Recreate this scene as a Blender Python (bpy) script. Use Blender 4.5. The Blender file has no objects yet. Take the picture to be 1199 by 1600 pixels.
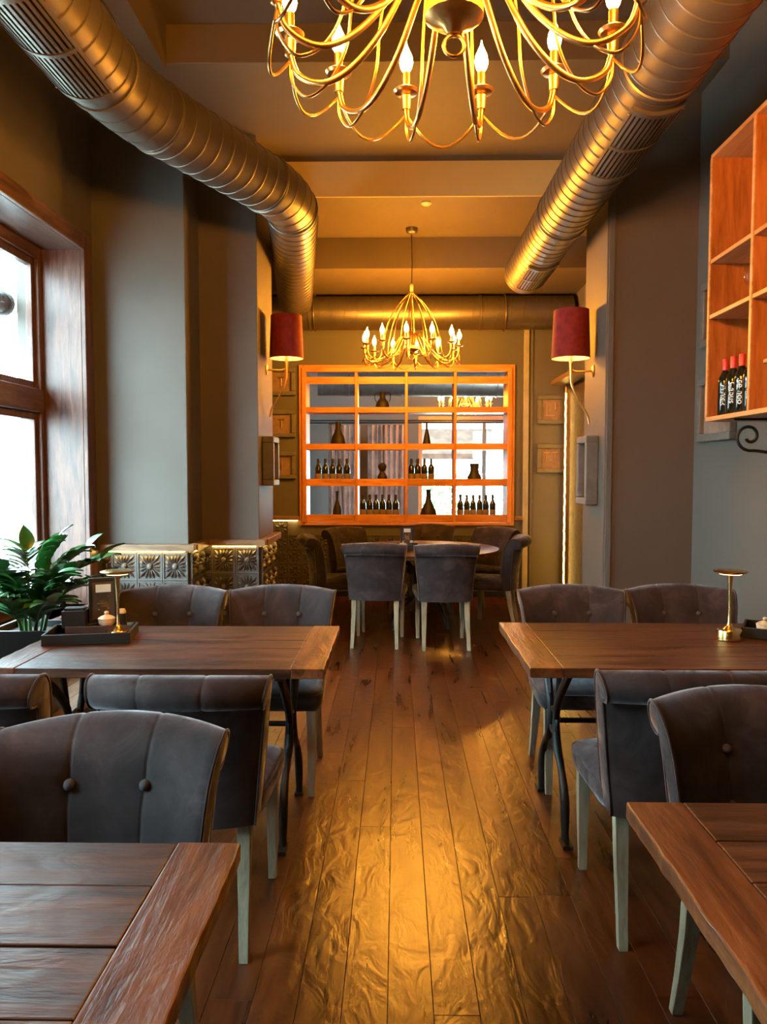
import bpy, bmesh, math, random
from mathutils import Vector, Matrix
random.seed(7)
PI = math.pi
SC = bpy.context.scene
COL = SC.collection
# ---------------------------------------------------------------- camera
cam_d = bpy.data.cameras.new('camera'); cam = bpy.data.objects.new('camera', cam_d); COL.objects.link(cam)
cam_d.sensor_fit = 'VERTICAL'; cam_d.sensor_height = 36.0; cam_d.sensor_width = 27.0
cam_d.lens = 27.0; cam_d.clip_start = 0.02
cam.location = (0, 0, 1.5)
cam.rotation_euler = (math.radians(90 - 3.1), 0, math.radians(0.98))
SC.camera = cam
# ---------------------------------------------------------------- world: bright overcast sky
W = bpy.data.worlds.new('world'); SC.world = W; W.use_nodes = True
bg = W.node_tree.nodes['Background']
bg.inputs[0].default_value = (0.66, 0.89, 1.0, 1)
bg.inputs[1].default_value = 33.0
# ---------------------------------------------------------------- exposure
SC.view_settings.view_transform = 'Standard'
SC.view_settings.look = 'None'
SC.view_settings.exposure = 0.35
SC.view_settings.gamma = 1.0
SC.view_settings.use_curve_mapping = False
BULB = 900.0            # radiance of the candle bulbs
BULB_COL = (1.0, 0.39, 0.035)
# window openings in the left wall (y0, y1, z0, z1)
WIN = [(3.45, 5.40, 0.55, 3.05), (0.80, 1.95, 0.55, 3.05)]
FARWIN = (0.45, 2.6, 0.35, 2.62)
# ================================================================ helpers
class MB:
    def __init__(s): s.v = []; s.f = []
    def add(s, vs, fs):
        n = len(s.v); s.v += [tuple(v) for v in vs]; s.f += [tuple(n+i for i in f) for f in fs]; return s
    def box(s, x0, x1, y0, y1, z0, z1):
        return s.add([(x0,y0,z0),(x1,y0,z0),(x1,y1,z0),(x0,y1,z0),(x0,y0,z1),(x1,y0,z1),(x1,y1,z1),(x0,y1,z1)],
                     [(0,3,2,1),(4,5,6,7),(0,1,5,4),(1,2,6,5),(2,3,7,6),(3,0,4,7)])
    def loops(s, L, closed=True, cap0=True, cap1=True, ring=False):
        n = len(L[0]); vs = [p for l in L for p in l]; fs = []
        m = len(L)
        for i in range(m if ring else m-1):
            j = (i+1) % m
            for k in range(n if closed else n-1):
                k2 = (k+1) % n
                fs.append((i*n+k, i*n+k2, j*n+k2, j*n+k))
        if closed and not ring:
            if cap0: fs.append(tuple(reversed(range(n))))
            if cap1: fs.append(tuple((m-1)*n+k for k in range(n)))
        return s.add(vs, fs)
    def tube(s, pts, r, seg=8, closed=False, cap=True):
        pts = [Vector(p) for p in pts]; n = len(pts); L = []
        rr = r if callable(r) else (lambda i: r)
        up = None
        for i, p in enumerate(pts):
            if closed: t = pts[(i+1) % n]-pts[i-1]
            else: t = pts[min(i+1, n-1)]-pts[max(i-1, 0)]
            t.normalize()
            if up is None:
                up = Vector((0,0,1)) if abs(t.z) < .9 else Vector((1,0,0))
            a = t.cross(up); a.normalize(); b = a.cross(t); b.normalize(); up = b
            L.append([p + (a*math.cos(2*PI*k/seg)+b*math.sin(2*PI*k/seg))*rr(i) for k in range(seg)])
        return s.loops(L, True, cap, cap, ring=closed)
    def lathe(s, prof, seg=24, c=(0,0,0), cap=True):
        L = [[(c[0]+r*math.cos(2*PI*k/seg), c[1]+r*math.sin(2*PI*k/seg), c[2]+z) for k in range(seg)] for r, z in prof]
        return s.loops(L, True, cap, cap)
    def mesh(s, name, bevel=0, smooth=None, seg=2):
        me = bpy.data.meshes.new(name)
        me.from_pydata(s.v, [], s.f)
        bm = bmesh.new(); bm.from_mesh(me)
        bmesh.ops.recalc_face_normals(bm, faces=bm.faces)
        if bevel:
            ed = [e for e in bm.edges if len(e.link_faces) == 2 and e.calc_face_angle(0) > .5]
            bmesh.ops.bevel(bm, geom=ed, offset=bevel, segments=seg, affect='EDGES', profile=.5, clamp_overlap=True)
        bm.to_mesh(me); bm.free()
        if smooth:
            for p in me.polygons: p.use_smooth = True
            me.set_sharp_from_angle(angle=math.radians(smooth))
        return me
    def build(s, name, mat, parent=None, bevel=0, smooth=None, loc=(0,0,0), rot=(0,0,0), seg=2):
        return link(name, s.mesh(name, bevel, smooth, seg), mat, parent, loc, rot)
def link(name, me, mat=None, parent=None, loc=(0,0,0), rot=(0,0,0), scale=(1,1,1)):
    if mat is not None and not me.materials: me.materials.append(mat)
    o = bpy.data.objects.new(name, me); COL.objects.link(o)
    o.location = loc; o.rotation_euler = rot; o.scale = scale
    if parent is not None: o.parent = parent
    return o
def tag(o, label, cat, group=None):
    o['label'] = label; o['category'] = cat
    if group: o['group'] = group
    return o
def thing(name, label, cat, loc=(0,0,0), rz=0, group=None):
    o = bpy.data.objects.new(name, None); COL.objects.link(o); o.empty_display_size = .1
    o.location = loc; o.rotation_euler = (0,0,rz)
    return tag(o, label, cat, group)
def struct(o, label=None):
    o['kind'] = 'structure'
    if label: o['label'] = label
    return o
def dup(o, loc, rz, label, group=None):
    r = o.copy(); COL.objects.link(r); r.location = loc; r.rotation_euler = (0,0,rz); r['label'] = label
    if group: r['group'] = group
    for ch in KIDS[o.name]:
        c = ch.copy(); COL.objects.link(c); c.parent = r
        for g in KIDS.get(ch.name, []):
            d = g.copy(); COL.objects.link(d); d.parent = c
    return r
KIDS = {}
def index_kids(root):
    KIDS[root.name] = [o for o in COL.objects if o.parent == root]
    for c in KIDS[root.name]: KIDS[c.name] = [o for o in COL.objects if o.parent == c]
def bez(pts, n=8):
    """Catmull-Rom through points"""
    P = [Vector(p) for p in pts]; out = []
    P = [P[0]*2-P[1]] + P + [P[-1]*2-P[-2]]
    for i in range(1, len(P)-2):
        for k in range(n):
            t = k/n
            out.append(.5*((2*P[i])+(P[i+1]-P[i-1])*t+(2*P[i-1]-5*P[i]+4*P[i+1]-P[i+2])*t*t+(3*P[i]-P[i-1]-3*P[i+1]+P[i+2])*t**3))
    out.append(P[-2]); return out

# ================================================================ materials
def newmat(name):
    m = bpy.data.materials.new(name); m.use_nodes = True
    return m, m.node_tree.nodes, m.node_tree.links, m.node_tree.nodes['Principled BSDF']
def ramp(N, stops):
    r = N.new('ShaderNodeValToRGB'); e = r.color_ramp.elements
    while len(e) < len(stops): e.new(.5)
    for k, (p, c) in enumerate(stops): e[k].position = p; e[k].color = (*c, 1)
    return r
def coords(N, L, scale=(1,1,1), rnd=True):
    tc = N.new('ShaderNodeTexCoord'); mp = N.new('ShaderNodeMapping'); mp.inputs['Scale'].default_value = scale
    L.new(tc.outputs['Object'], mp.inputs['Vector'])
    if rnd:
        oi = N.new('ShaderNodeObjectInfo'); mu = N.new('ShaderNodeMath'); mu.operation = 'MULTIPLY'; mu.inputs[1].default_value = 37.0
        L.new(oi.outputs['Random'], mu.inputs[0]); L.new(mu.outputs[0], mp.inputs['Location'])
    return mp
def noise(N, L, mp, scale, detail=4, rough=.55, dist=0):
    n = N.new('ShaderNodeTexNoise'); n.inputs['Scale'].default_value = scale; n.inputs['Detail'].default_value = detail
    n.inputs['Roughness'].default_value = rough; n.inputs['Distortion'].default_value = dist
    L.new(mp.outputs[0], n.inputs['Vector']); return n
def simple(name, col, rough=.5, metal=0, spec=.5, var=.12, vscale=6, bump=0, bscale=60):
    m, N, L, B = newmat(name)
    mp = coords(N, L); n = noise(N, L, mp, vscale)
    r = ramp(N, [(.3, tuple(c*(1-var) for c in col)), (.7, tuple(min(1, c*(1+var)) for c in col))])
    L.new(n.outputs['Fac'], r.inputs[0]); L.new(r.outputs[0], B.inputs['Base Color'])
    B.inputs['Roughness'].default_value = rough; B.inputs['Metallic'].default_value = metal
    B.inputs['Specular IOR Level'].default_value = spec
    if bump:
        n2 = noise(N, L, mp, bscale, 3); bp = N.new('ShaderNodeBump'); bp.inputs['Strength'].default_value = bump; bp.inputs['Distance'].default_value = .01
        L.new(n2.outputs['Fac'], bp.inputs['Height']); L.new(bp.outputs[0], B.inputs['Normal'])
    return m
def wood(name, dark, mid, light, axis='X', rough=.4, bump=.25, fine=1.0, wav=0.0, spec=.5, tone=.3):
    m, N, L, B = newmat(name)
    st = {'X': (.12,1,1), 'Y': (1,.12,1), 'Z': (1,1,.12)}[axis]
    mp = coords(N, L, st)
    g = noise(N, L, mp, 22*fine, 6, .62, .6)
    g2 = noise(N, L, mp, 90*fine, 3, .6)
    r = ramp(N, [(.32, dark), (.5, mid), (.68, light)])
    ad = N.new('ShaderNodeMath'); ad.operation = 'MULTIPLY_ADD'; ad.inputs[1].default_value = .35; L.new(g2.outputs['Fac'], ad.inputs[0])
    sb = N.new('ShaderNodeMath'); sb.operation = 'SUBTRACT'; sb.inputs[1].default_value = .175; L.new(g.outputs['Fac'], sb.inputs[0])
    L.new(sb.outputs[0], ad.inputs[2]); L.new(ad.outputs[0], r.inputs[0])
    oi = N.new('ShaderNodeObjectInfo'); mr = N.new('ShaderNodeMapRange'); mr.inputs[3].default_value = 1-tone; mr.inputs[4].default_value = 1+tone
    L.new(oi.outputs['Random'], mr.inputs[0])
    mx = N.new('ShaderNodeMix'); mx.data_type = 'RGBA'; mx.blend_type = 'MULTIPLY'; mx.inputs[0].default_value = 1
    L.new(r.outputs[0], mx.inputs[6]); L.new(mr.outputs[0], mx.inputs[7]); L.new(mx.outputs[2], B.inputs['Base Color'])
    rr = N.new('ShaderNodeMapRange'); rr.inputs[3].default_value = rough-.08; rr.inputs[4].default_value = rough+.12
    L.new(g.outputs['Fac'], rr.inputs[0]); L.new(rr.outputs[0], B.inputs['Roughness'])
    B.inputs['Specular IOR Level'].default_value = spec
    bp = N.new('ShaderNodeBump'); bp.inputs['Strength'].default_value = bump; bp.inputs['Distance'].default_value = .004
    L.new(ad.outputs[0], bp.inputs['Height'])
    if wav:
        mp2 = coords(N, L, {'X': (.5,1,1), 'Y': (1,.5,1), 'Z': (1,1,.5)}[axis]); n3 = noise(N, L, mp2, 11, 3, .55, .8)
        b2 = N.new('ShaderNodeBump'); b2.inputs['Strength'].default_value = wav; b2.inputs['Distance'].default_value = .02
        L.new(n3.outputs['Fac'], b2.inputs['Height']); L.new(bp.outputs[0], b2.inputs['Normal']); L.new(b2.outputs[0], B.inputs['Normal'])
    else: L.new(bp.outputs[0], B.inputs['Normal'])
    return m
def emit(name, col, strength):
    m, N, L, B = newmat(name)
    B.inputs['Base Color'].default_value = (*col, 1); B.inputs['Emission Color'].default_value = (*col, 1)
    B.inputs['Emission Strength'].default_value = strength
    return m
def pane_mat(name, tint=(1,1,1)):
    m, N, L, B = newmat(name); N.remove(B)
    tr = N.new('ShaderNodeBsdfTransparent'); tr.inputs[0].default_value = (*tint, 1)
    gl = N.new('ShaderNodeBsdfGlossy'); gl.inputs['Roughness'].default_value = .02
    lw = N.new('ShaderNodeLayerWeight'); pw = N.new('ShaderNodeMath'); pw.operation = 'POWER'; pw.inputs[1].default_value = 4.0
    L.new(lw.outputs['Facing'], pw.inputs[0]); fr = N.new('ShaderNodeMath'); fr.operation = 'MULTIPLY_ADD'; fr.inputs[1].default_value = .6; fr.inputs[2].default_value = .03
    L.new(pw.outputs[0], fr.inputs[0])
    mx = N.new('ShaderNodeMixShader'); L.new(fr.outputs[0], mx.inputs[0]); L.new(tr.outputs[0], mx.inputs[1]); L.new(gl.outputs[0], mx.inputs[2])
    L.new(mx.outputs[0], N['Material Output'].inputs[0]); return m

PAINT = simple('wall_paint', (.112, .100, .086), .55, 0, .35, .06, 1.5, .05, 180)
PAINT_WARMLIT = simple('pillar_warmlit_paint', (.108,.083,.064), .55, 0, .35, .06, 1.5, .05, 180)  # wall paint with the brown cast of the chandelier light put into its colour
CEIL = simple('ceiling_paint', (.112, .084, .056), .6, 0, .3, .06, 1.2, .04, 120)
FLOORW = wood('floor_board_wood', (.026,.005,.0015), (.074,.0165,.0035), (.120,.031,.006), 'Y', .28, .22, .55, .24, .75, .22)
TABX = wood('table_plank_wood', (.022,.008,.0035), (.066,.024,.009), (.115,.046,.018), 'X', .40, .85, .8, .22, .35, .2)
TABY = wood('table_end_board_wood', (.040,.012,.004), (.112,.035,.010), (.180,.066,.020), 'Y', .40, .9, .8, .30, .35, .15)
ORANGE = wood('orange_pine_x', (.38,.13,.025), (.58,.225,.045), (.68,.29,.07), 'X', .38, .1, .7, 0, .5, .12)
ORANGEZ = wood('orange_pine_z', (.38,.13,.025), (.58,.225,.045), (.68,.29,.07), 'Z', .38, .1, .7, 0, .5, .12)
SHELFY = wood('shelf_pine_edge', (.34,.14,.045), (.50,.23,.085), (.58,.29,.12), 'Y', .45, .12, .8, 0, .4, .1)
SHELFZ = wood('shelf_pine_panel', (.28,.085,.018), (.44,.145,.032), (.54,.19,.05), 'Z', .42, .12, .8, 0, .4, .1)
OAK = wood('window_oak', (.040,.016,.012), (.105,.046,.032), (.165,.085,.060), 'Z', .36, .35, 1.1, 0, .5, .1)
OAKY = wood('window_oak_y', (.040,.016,.012), (.105,.046,.032), (.165,.085,.060), 'Y', .36, .35, 1.1, 0, .5, .1)
RAIL = wood('rail_oak', (.12,.060,.025), (.22,.12,.055), (.30,.18,.09), 'X', .45, .2, 1, 0, .5, .1)
LEGW = wood('limed_leg_wood', (.15,.125,.08), (.25,.215,.14), (.33,.285,.19), 'Z', .5, .15, 1, 0, .4, .1)
PLANK2 = wood('platform_wood', (.06,.035,.02), (.15,.09,.055), (.22,.14,.09), 'Y', .45, .25, .8, 0, .4, .15)
STEEL = simple('duct_metal', (.150, .125, .105), .38, .75, .5, .12, 5, .05, 40)
DARKSLOT = simple('vent_dark', (.012,.010,.009), .8)
IRON = simple('cast_iron', (.016,.015,.015), .45, .4, .5, .2, 20, .15, 90)
GOLD = simple('aged_gold', (.72,.42,.15), .28, 1, .5, .2, 25)
BRASS = simple('brushed_brass', (.75,.52,.20), .24, 1, .5, .06, 60)
BLACK = simple('black_wood', (.014,.013,.013), .45, 0, .4)
FRAMEG = simple('frame_grey_wood', (.13,.115,.10), .5, 0, .4, .15, 14, .1, 90)
PARCH = simple('parchment', (.24,.155,.115), .8, 0, .2, .18, 18, .15, 80)
TOOLM = simple('relief_metal', (.36,.22,.15), .35, .7)
CERAM = simple('cream_ceramic', (.62,.50,.36), .3, 0, .5, .05)
DGLASS = simple('dark_bottle_glass', (.010,.014,.010), .08, 0, .6)
LABELP = simple('bottle_label_paper', (.20,.14,.09), .7)
REDCAP = simple('red_wax_cap', (.62,.035,.03), .4)
WHITEPEN = simple('white_pen', (.85,.85,.82), .6)
VASE = simple('dark_clay', (.018,.012,.010), .55, 0, .4)
BUTTON = simple('button_velvet', (.040,.034,.034), .8)
PEWTER = simple('pressed_tin', (.105,.094,.084), .42, .45, .5, .18, 12, .08, 60)
SHADE = simple('red_velvet_shade', (.20,.018,.016), .8, 0, .2, .25, 22)
LINING = simple('cream_lining', (.75,.62,.42), .7)
LEAF = simple('plant_leaf', (.030,.15,.035), .28, 0, .5, .35, 5)
STEM = simple('plant_stem', (.06,.14,.04), .4)
SOIL = simple('soil', (.02,.014,.01), .9)
CURT = simple('curtain_cloth', (.23,.15,.12), .85, 0, .2, .3, 5)
HEDGE = simple('hedge_green', (.12,.34,.06), .6, 0, .3, .4, 3)
FACADE = simple('pale_render', (.78,.80,.80), .8, 0, .2, .05)
PAVE = simple('paving', (.45,.45,.44), .8)
STRIPW = simple('light_trim', (.34,.31,.27), .5)
BULBM = emit('bulb_glow', BULB_COL, BULB)
LED = emit('led_strip_warm', (1.0, .58, .12), 42)
SCON = emit('sconce_bulb', (1.0, .56, .15), 60)
LAMPE = emit('lamp_led', (1.0, .70, .26), 9)
PANE = pane_mat('window_glass', (.96,.99,.98))
CRYSTAL = pane_mat('wine_glass', (.97,.97,.97))
DPANEL = simple('dark_textured_panel', (.055,.030,.018), .55, 0, .4, .5, 30, .6, 45)
def velvet():
    m, N, L, B = newmat('slate_velvet')
    mp = coords(N, L); n = noise(N, L, mp, 7, 5, .6, .6)
    r = ramp(N, [(.30, (.012,.008,.008)), (.52, (.027,.017,.017)), (.72, (.060,.042,.041))])
    L.new(n.outputs['Fac'], r.inputs[0]); L.new(r.outputs[0], B.inputs['Base Color'])
    B.inputs['Roughness'].default_value = .72; B.inputs['Specular IOR Level'].default_value = .25
    sw = N.new('ShaderNodeMapRange'); sw.inputs[1].default_value = .35; sw.inputs[2].default_value = .68; sw.inputs[3].default_value = .12; sw.inputs[4].default_value = .85
    n3 = noise(N, L, mp, 8, 6, .62, 1.2); L.new(n3.outputs['Fac'], sw.inputs[0]); L.new(sw.outputs[0], B.inputs['Sheen Weight'])
    B.inputs['Sheen Roughness'].default_value = .38
    B.inputs['Sheen Tint'].default_value = (.80,.84,.92,1)
    n2 = noise(N, L, mp, 120, 2); bp = N.new('ShaderNodeBump'); bp.inputs['Strength'].default_value = .12; bp.inputs['Distance'].default_value = .003
    L.new(n2.outputs['Fac'], bp.inputs['Height']); L.new(bp.outputs[0], B.inputs['Normal'])
    return m
VELVET = velvet()

# ================================================================ room shell
XL, XR, YB, YF = -2.2, 2.07, 9.1, -4.5
fl = struct(MB().box(-3.4, 3.4, YF-.2, 16.3, -.16, -.03).build('floor', FLOORW))
PW = .128
plank_meshes = {}
k = 0
for i in range(-18, 17):
    x0 = .04 + i*PW
    if x0 < -2.35 or x0 > 2.2: continue
    y = .6 - random.random()*1.6
    while y < YB:
        ln = random.choice((1.8, 2.2, 2.6)); 
        if ln not in plank_meshes:
            plank_meshes[ln] = MB().box(-PW/2+.0006, PW/2-.0006, 0, ln-.0012, -.03, 0).mesh('plank', .0011, None, 1)
        if y+ln > .4:
            e = min(1, (9.12-y)/ln)
            link('plank', plank_meshes[ln], FLOORW, fl, (x0, y, random.uniform(-.0012, 0)), (0,0,0), (1, e, 1))
        y += ln
# ceiling in steps
struct(MB().box(-3.4, 3.4, YF-.2, 16.3, 4.3, 4.45).build('ceiling', CEIL))
struct(MB().box(-2.6, 2.4, 4.96, 6.53, 4.06, 4.3).build('trim_1', CEIL, bevel=.004))
struct(MB().box(-2.6, 2.4, 6.53, 7.63, 3.77, 4.3).build('trim_2', CEIL, bevel=.004))
struct(MB().box(-2.6, 2.4, 7.63, 9.1, 3.47, 4.3).build('trim_3', CEIL, bevel=.004))
LIT_OCHRE = simple('lit_beam_ochre', (.60,.44,.19), .55, 0, .35, .06, 2)  # lighter ochre puts the lit look of the beam's front face into its colour
struct(MB().box(-2.6, 2.4, 6.515, 6.53, 3.772, 4.06).build('trim_9', LIT_OCHRE))
struct(MB().box(-1.95, -1.45, 3.9, 4.95, 4.02, 4.3).build('trim_4', CEIL, bevel=.004))
# left wall around the windows
wl = MB(); ys = sorted(WIN, key=lambda w: w[0]); y = YF
for (a, b, c, d) in ys:
    wl.box(-2.66, XL, y, a, 0, 4.3); wl.box(-2.66, XL, a, b, 0, c); wl.box(-2.66, XL, a, b, d, 4.3); y = b
wl.box(-2.66, XL, y, 5.62, 0, 4.3)
struct(wl.build('wall_left', PAINT))
struct(MB().box(XR, XR+.25, YF, 6.1, 0, 4.3).build('wall_right', PAINT))
struct(MB().box(-2.66, XR+.25, YF-.2, YF, 0, 4.3).build('wall_front', PAINT))
struct(MB().box(2.0, 2.25, 6.0, YB, 0, 4.3).build('wall_right_back', PAINT))
struct(MB().box(-2.15, -1.95, 6.2, YB, 0, 4.3).build('wall_left_back', PAINT))
CX0, CX1, CZ0, CZ1 = -1.13, 1.365, .86, 2.72     # opening for the display shelf
wb = MB(); wb.box(-2.15, CX0, YB, YB+.22, 0, 4.3); wb.box(CX1, 2.25, YB, YB+.22, 0, 4.3)
wb.box(CX0, CX1, YB, YB+.22, 0, CZ0); wb.box(CX0, CX1, YB, YB+.22, CZ1, 4.3)
struct(wb.build('wall_back', PAINT))
struct(MB().box(-2.66, -1.53, 5.6, 6.25, 0, 4.3).build('wall_pillar_window', PAINT, bevel=.006))
struct(MB().box(-1.56, -1.08, 6.0, 6.7, 0, 4.3).build('wall_pillar_left', PAINT_WARMLIT, bevel=.006))
struct(MB().box(1.45, 2.3, 5.4, 6.0, 0, 4.3).build('wall_pillar_right', PAINT_WARMLIT, bevel=.006))
# slim corner beads of the right pillar and back wall
struct(MB().box(1.46, 1.50, 5.385, 5.4, 0, 4.3).build('trim_5', PAINT, bevel=.003))
b = MB().box(1.485, 1.55, YB-.03, YB, 0, 3.47); struct(b.build('trim_6', STRIPW, bevel=.008))
b = MB().box(1.57, 1.60, YB-.018, YB, 0, 3.47); struct(b.build('trim_7', PAINT, bevel=.006))
struct(MB().box(-1.95, 1.48, YB-.02, YB, 0, .06).build('baseboard_back', BLACK, bevel=.003))
struct(MB().box(1.60, 2.0, YB-.02, YB, 0, .09).build('baseboard_back_right', PAINT, bevel=.003))
struct(MB().box(XR-.02, XR, .3, 5.4, 0, .1).build('baseboard_right', PAINT, bevel=.003))
# far room seen through the open shelf
struct(MB().box(-3.4, -3.2, YB+.22, 16.3, 0, 4.3).build('wall_far_left', PAINT))
struct(MB().box(3.2, 3.4, YB+.22, 16.3, 0, 4.3).build('wall_far_right', PAINT))
fw = MB(); a, b2, c, d = FARWIN
fw.box(-3.4, a, 16, 16.25, 0, 4.3); fw.box(b2, 3.4, 16, 16.25, 0, 4.3); fw.box(a, b2, 16, 16.25, 0, c); fw.box(a, b2, 16, 16.25, d, 4.3)
struct(fw.build('wall_far', PAINT))

# windows ------------------------------------------------------------
def side_window(n, y0, y1, z0, z1):
    xg = -2.52
    fr = MB()
    for (a, b, c, d) in ((y0, y0+.075, z0, z1), (y1-.075, y1, z0, z1)): fr.box(xg-.04, xg+.05, a, b, c, d)
    o = struct(fr.build('window_%d' % n, OAK, bevel=.006), 'dark oak window frame with transom')
    zt = 1.98
    MB().box(xg-.04, xg+.05, y0+.075, y1-.075, z1-.10, z1).build('window_head', OAKY, o, bevel=.006)
    MB().box(xg-.04, xg+.05, y0+.075, y1-.075, z0, z0+.09).build('window_bottom_rail', OAKY, o, bevel=.006)
    MB().box(xg-.05, xg+.07, y0+.075, y1-.075, zt-.08, zt+.08).build('transom', OAKY, o, bevel=.01)
    for (a, b) in ((z0+.09, zt-.08), (zt+.08, z1-.10)):
        m = MB(); m.box(xg-.02, xg+.025, y0+.075, y0+.125, a, b); m.box(xg-.02, xg+.025, y1-.125, y1-.075, a, b)
        m.box(xg-.02, xg+.025, y0+.125, y1-.125, a, a+.05); m.box(xg-.02, xg+.025, y0+.125, y1-.125, b-.05, b)
        m.build('sash', OAK, o, bevel=.004)
        MB().box(xg-.004, xg+.004, y0+.125, y1-.125, a+.05, b-.05).build('pane', PANE, o)
    # oak lining of the deep reveal and casing on the wall
    MB().box(xg+.05, XL, y1-.02, y1+.0, z0, z1).build('reveal_lining', OAK, o, bevel=.003)
    MB().box(xg+.05, XL, y0, y0+.02, z0, z1).build('reveal_lining', OAK, o, bevel=.003)
    MB().box(xg+.05, XL, y0+.02, y1-.02, z1-.02, z1).build('reveal_lining', OAKY, o, bevel=.003)
    MB().box(xg+.05, XL+.04, y0-.05, y1+.05, z0-.04, z0).build('window_sill', OAKY, o, bevel=.008)
    MB().box(XL, XL+.03, y1-.02, y1+.07, z0, z1+.09).build('casing', OAK, o, bevel=.004)
    MB().box(XL, XL+.022, y1+.07, y1+.13, z0, z1+.09).build('casing', OAK, o, bevel=.008)
    MB().box(XL, XL+.03, y0-.07, y0+.02, z0, z1+.09).build('casing', OAK, o, bevel=.004)
    MB().box(XL, XL+.03, y0+.02, y1-.02, z1-.02, z1+.09).build('casing', OAKY, o, bevel=.004)
    return o
for n, w in enumerate(WIN): side_window(n+1, *w)
a, b2, c, d = FARWIN
fo = MB(); fo.box(a, a+.08, 16, 16.1, c, d); fo.box(b2-.08, b2, 16, 16.1, c, d)
fo = struct(fo.build('window_4', ORANGEZ, bevel=.005), 'far window of the next room')
MB().box(a+.08, b2-.08, 16, 16.1, d-.08, d).build('window_head', ORANGE, fo, bevel=.005)
MB().box(a+.08, b2-.08, 16, 16.1, c, c+.08).build('window_bottom_rail', ORANGE, fo, bevel=.005)
MB().box(a+.08, b2-.08, 15.99, 16.03, 1.98, 2.06).build('transom', ORANGE, fo, bevel=.004)
MB().box(1.78, 1.86, 16.03, 16.1, c+.08, d-.08).build('mullion', FRAMEG, fo, bevel=.005)
for (p, q) in ((a+.08, 1.78), (1.86, b2-.08)): MB().box(p, q, 16.04, 16.05, c+.08, d-.08).build('pane', PANE, fo)

# outside ------------------------------------------------------------
struct(MB().box(-30, -3.5, -12, 30, -.6, -.3).build('ground', PAVE))
struct(MB().box(-3.5, 14, 16.4, 34, -.6, -.3).build('ground_back', PAVE))
f = thing('facade', 'pale rendered building across the street seen through the left window', 'building', (-11, 4, -.3))
MB().box(-.6, 0, -14, 20, 0, 4.2).build('wall', FACADE, f)
for yy in (-9, -5, -1, 3, 7, 11, 15):
    MB().box(0, .06, yy-.6, yy+.6, 1.2, 2.9).build('window_surround', PAVE, f, bevel=.02)
def shrub(loc, rx, rz, label, n=900, mat=None):
    t = thing('shrub', label, 'shrub', loc, 0)
    MB().tube(bez([(0,0,0),(.05,.03,rz*.5),(0,0,rz)], 4), lambda i: .04, 6).build('stem', STEM, t, smooth=60)
    m = MB(); R = random.Random(int(loc[0]*100+loc[1]))
    for _ in range(n):
        while True:
            p = Vector((R.uniform(-1,1), R.uniform(-1,1), R.uniform(-1,1)))
            if p.length < 1: break
        p = Vector((p.x*rx, p.y*rx, rz+p.z*rz*.95)); q = Matrix.Rotation(R.uniform(0,6.28), 3, Vector((R.uniform(-1,1),R.uniform(-1,1),R.uniform(-1,1)+.01)).normalized())
        s = R.uniform(.05,.10)
        pts = [q @ Vector(v)*s for v in ((-1,0,0),(0,-.45,.1),(1,0,0),(0,.45,.1))]
        m.add([p+v for v in pts], [(0,1,2,3)])
    o = m.build('foliage', mat or HEDGE, t); o['kind'] = 'stuff'
shrub((-6.3, 9.6, -.3), .9, 1.5, 'leafy green shrub outside the left window')
shrub((.9, 19.6, -.3), 1.1, 1.0, 'green bush outside the far window, left one')
shrub((3.4, 19.2, -.3), 1.1, 1.2, 'green bush outside the far window, right one')
aw = thing('awning_roller', 'dark rolled awning tube above the left window outside', 'awning', (-2.75, 3.6, 2.66))
MB().tube([(0,0,0),(0,1.75,0)], .07, 16).build('roller', IRON, aw, smooth=40)
MB().tube([(0,1.75,0),(0,1.79,0)], .085, 16).build('end_cap', BLACK, aw, smooth=40)
MB().box(-.03,.09,1.6,1.64,-.02,.02).build('bracket', IRON, aw)
MB().box(-.03,.09,.1,.14,-.02,.02).build('bracket', IRON, aw)

# ================================================================ wainscot: rail, tin tiles, light strip
def sun_tile():
    m = MB(); h = .49
    m.box(-h, h, .0, .035, -h, h)
    w = .055
    for (a, b, c, d) in ((-h,h,h-w,h),(-h,h,-h,-h+w),(-h,-h+w,-h+w,h-w),(h-w,h,-h+w,h-w)): m.box(a, b, -.045, 0, c, d)
    for k in range(16):
        t = 2*PI*k/16; R = .40/max(abs(math.cos(t)), abs(math.sin(t)))
        if k % 4 == 2: R *= .93
        d = Vector((math.cos(t), 0, math.sin(t))); n = Vector((-d.z, 0, d.x))
        p0, p1, p2 = d*.13, d*(R*.80), d*(R*1.04)
        vs = [p0+n*.012, p0-n*.012, p1-n*.056, p2, p1+n*.056]
        top = [v+Vector((0,-.03,0)) for v in vs]; mid = d*(R*.66)+Vector((0,-.11,0))
        m.add(top+[mid]+vs, [(0,1,5),(1,2,5),(2,3,5),(3,4,5),(4,0,5),(0,6,7,1),(1,7,8,2),(2,8,9,3),(3,9,10,4),(4,10,6,0)])
    L = [[(r*math.cos(2*PI*k/12), y, r*math.sin(2*PI*k/12)) for k in range(12)] for r, y in ((.12,0),(.12,-.06),(.08,-.11),(.03,-.12))]
    m.loops(L); return m.mesh('tile')
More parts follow.
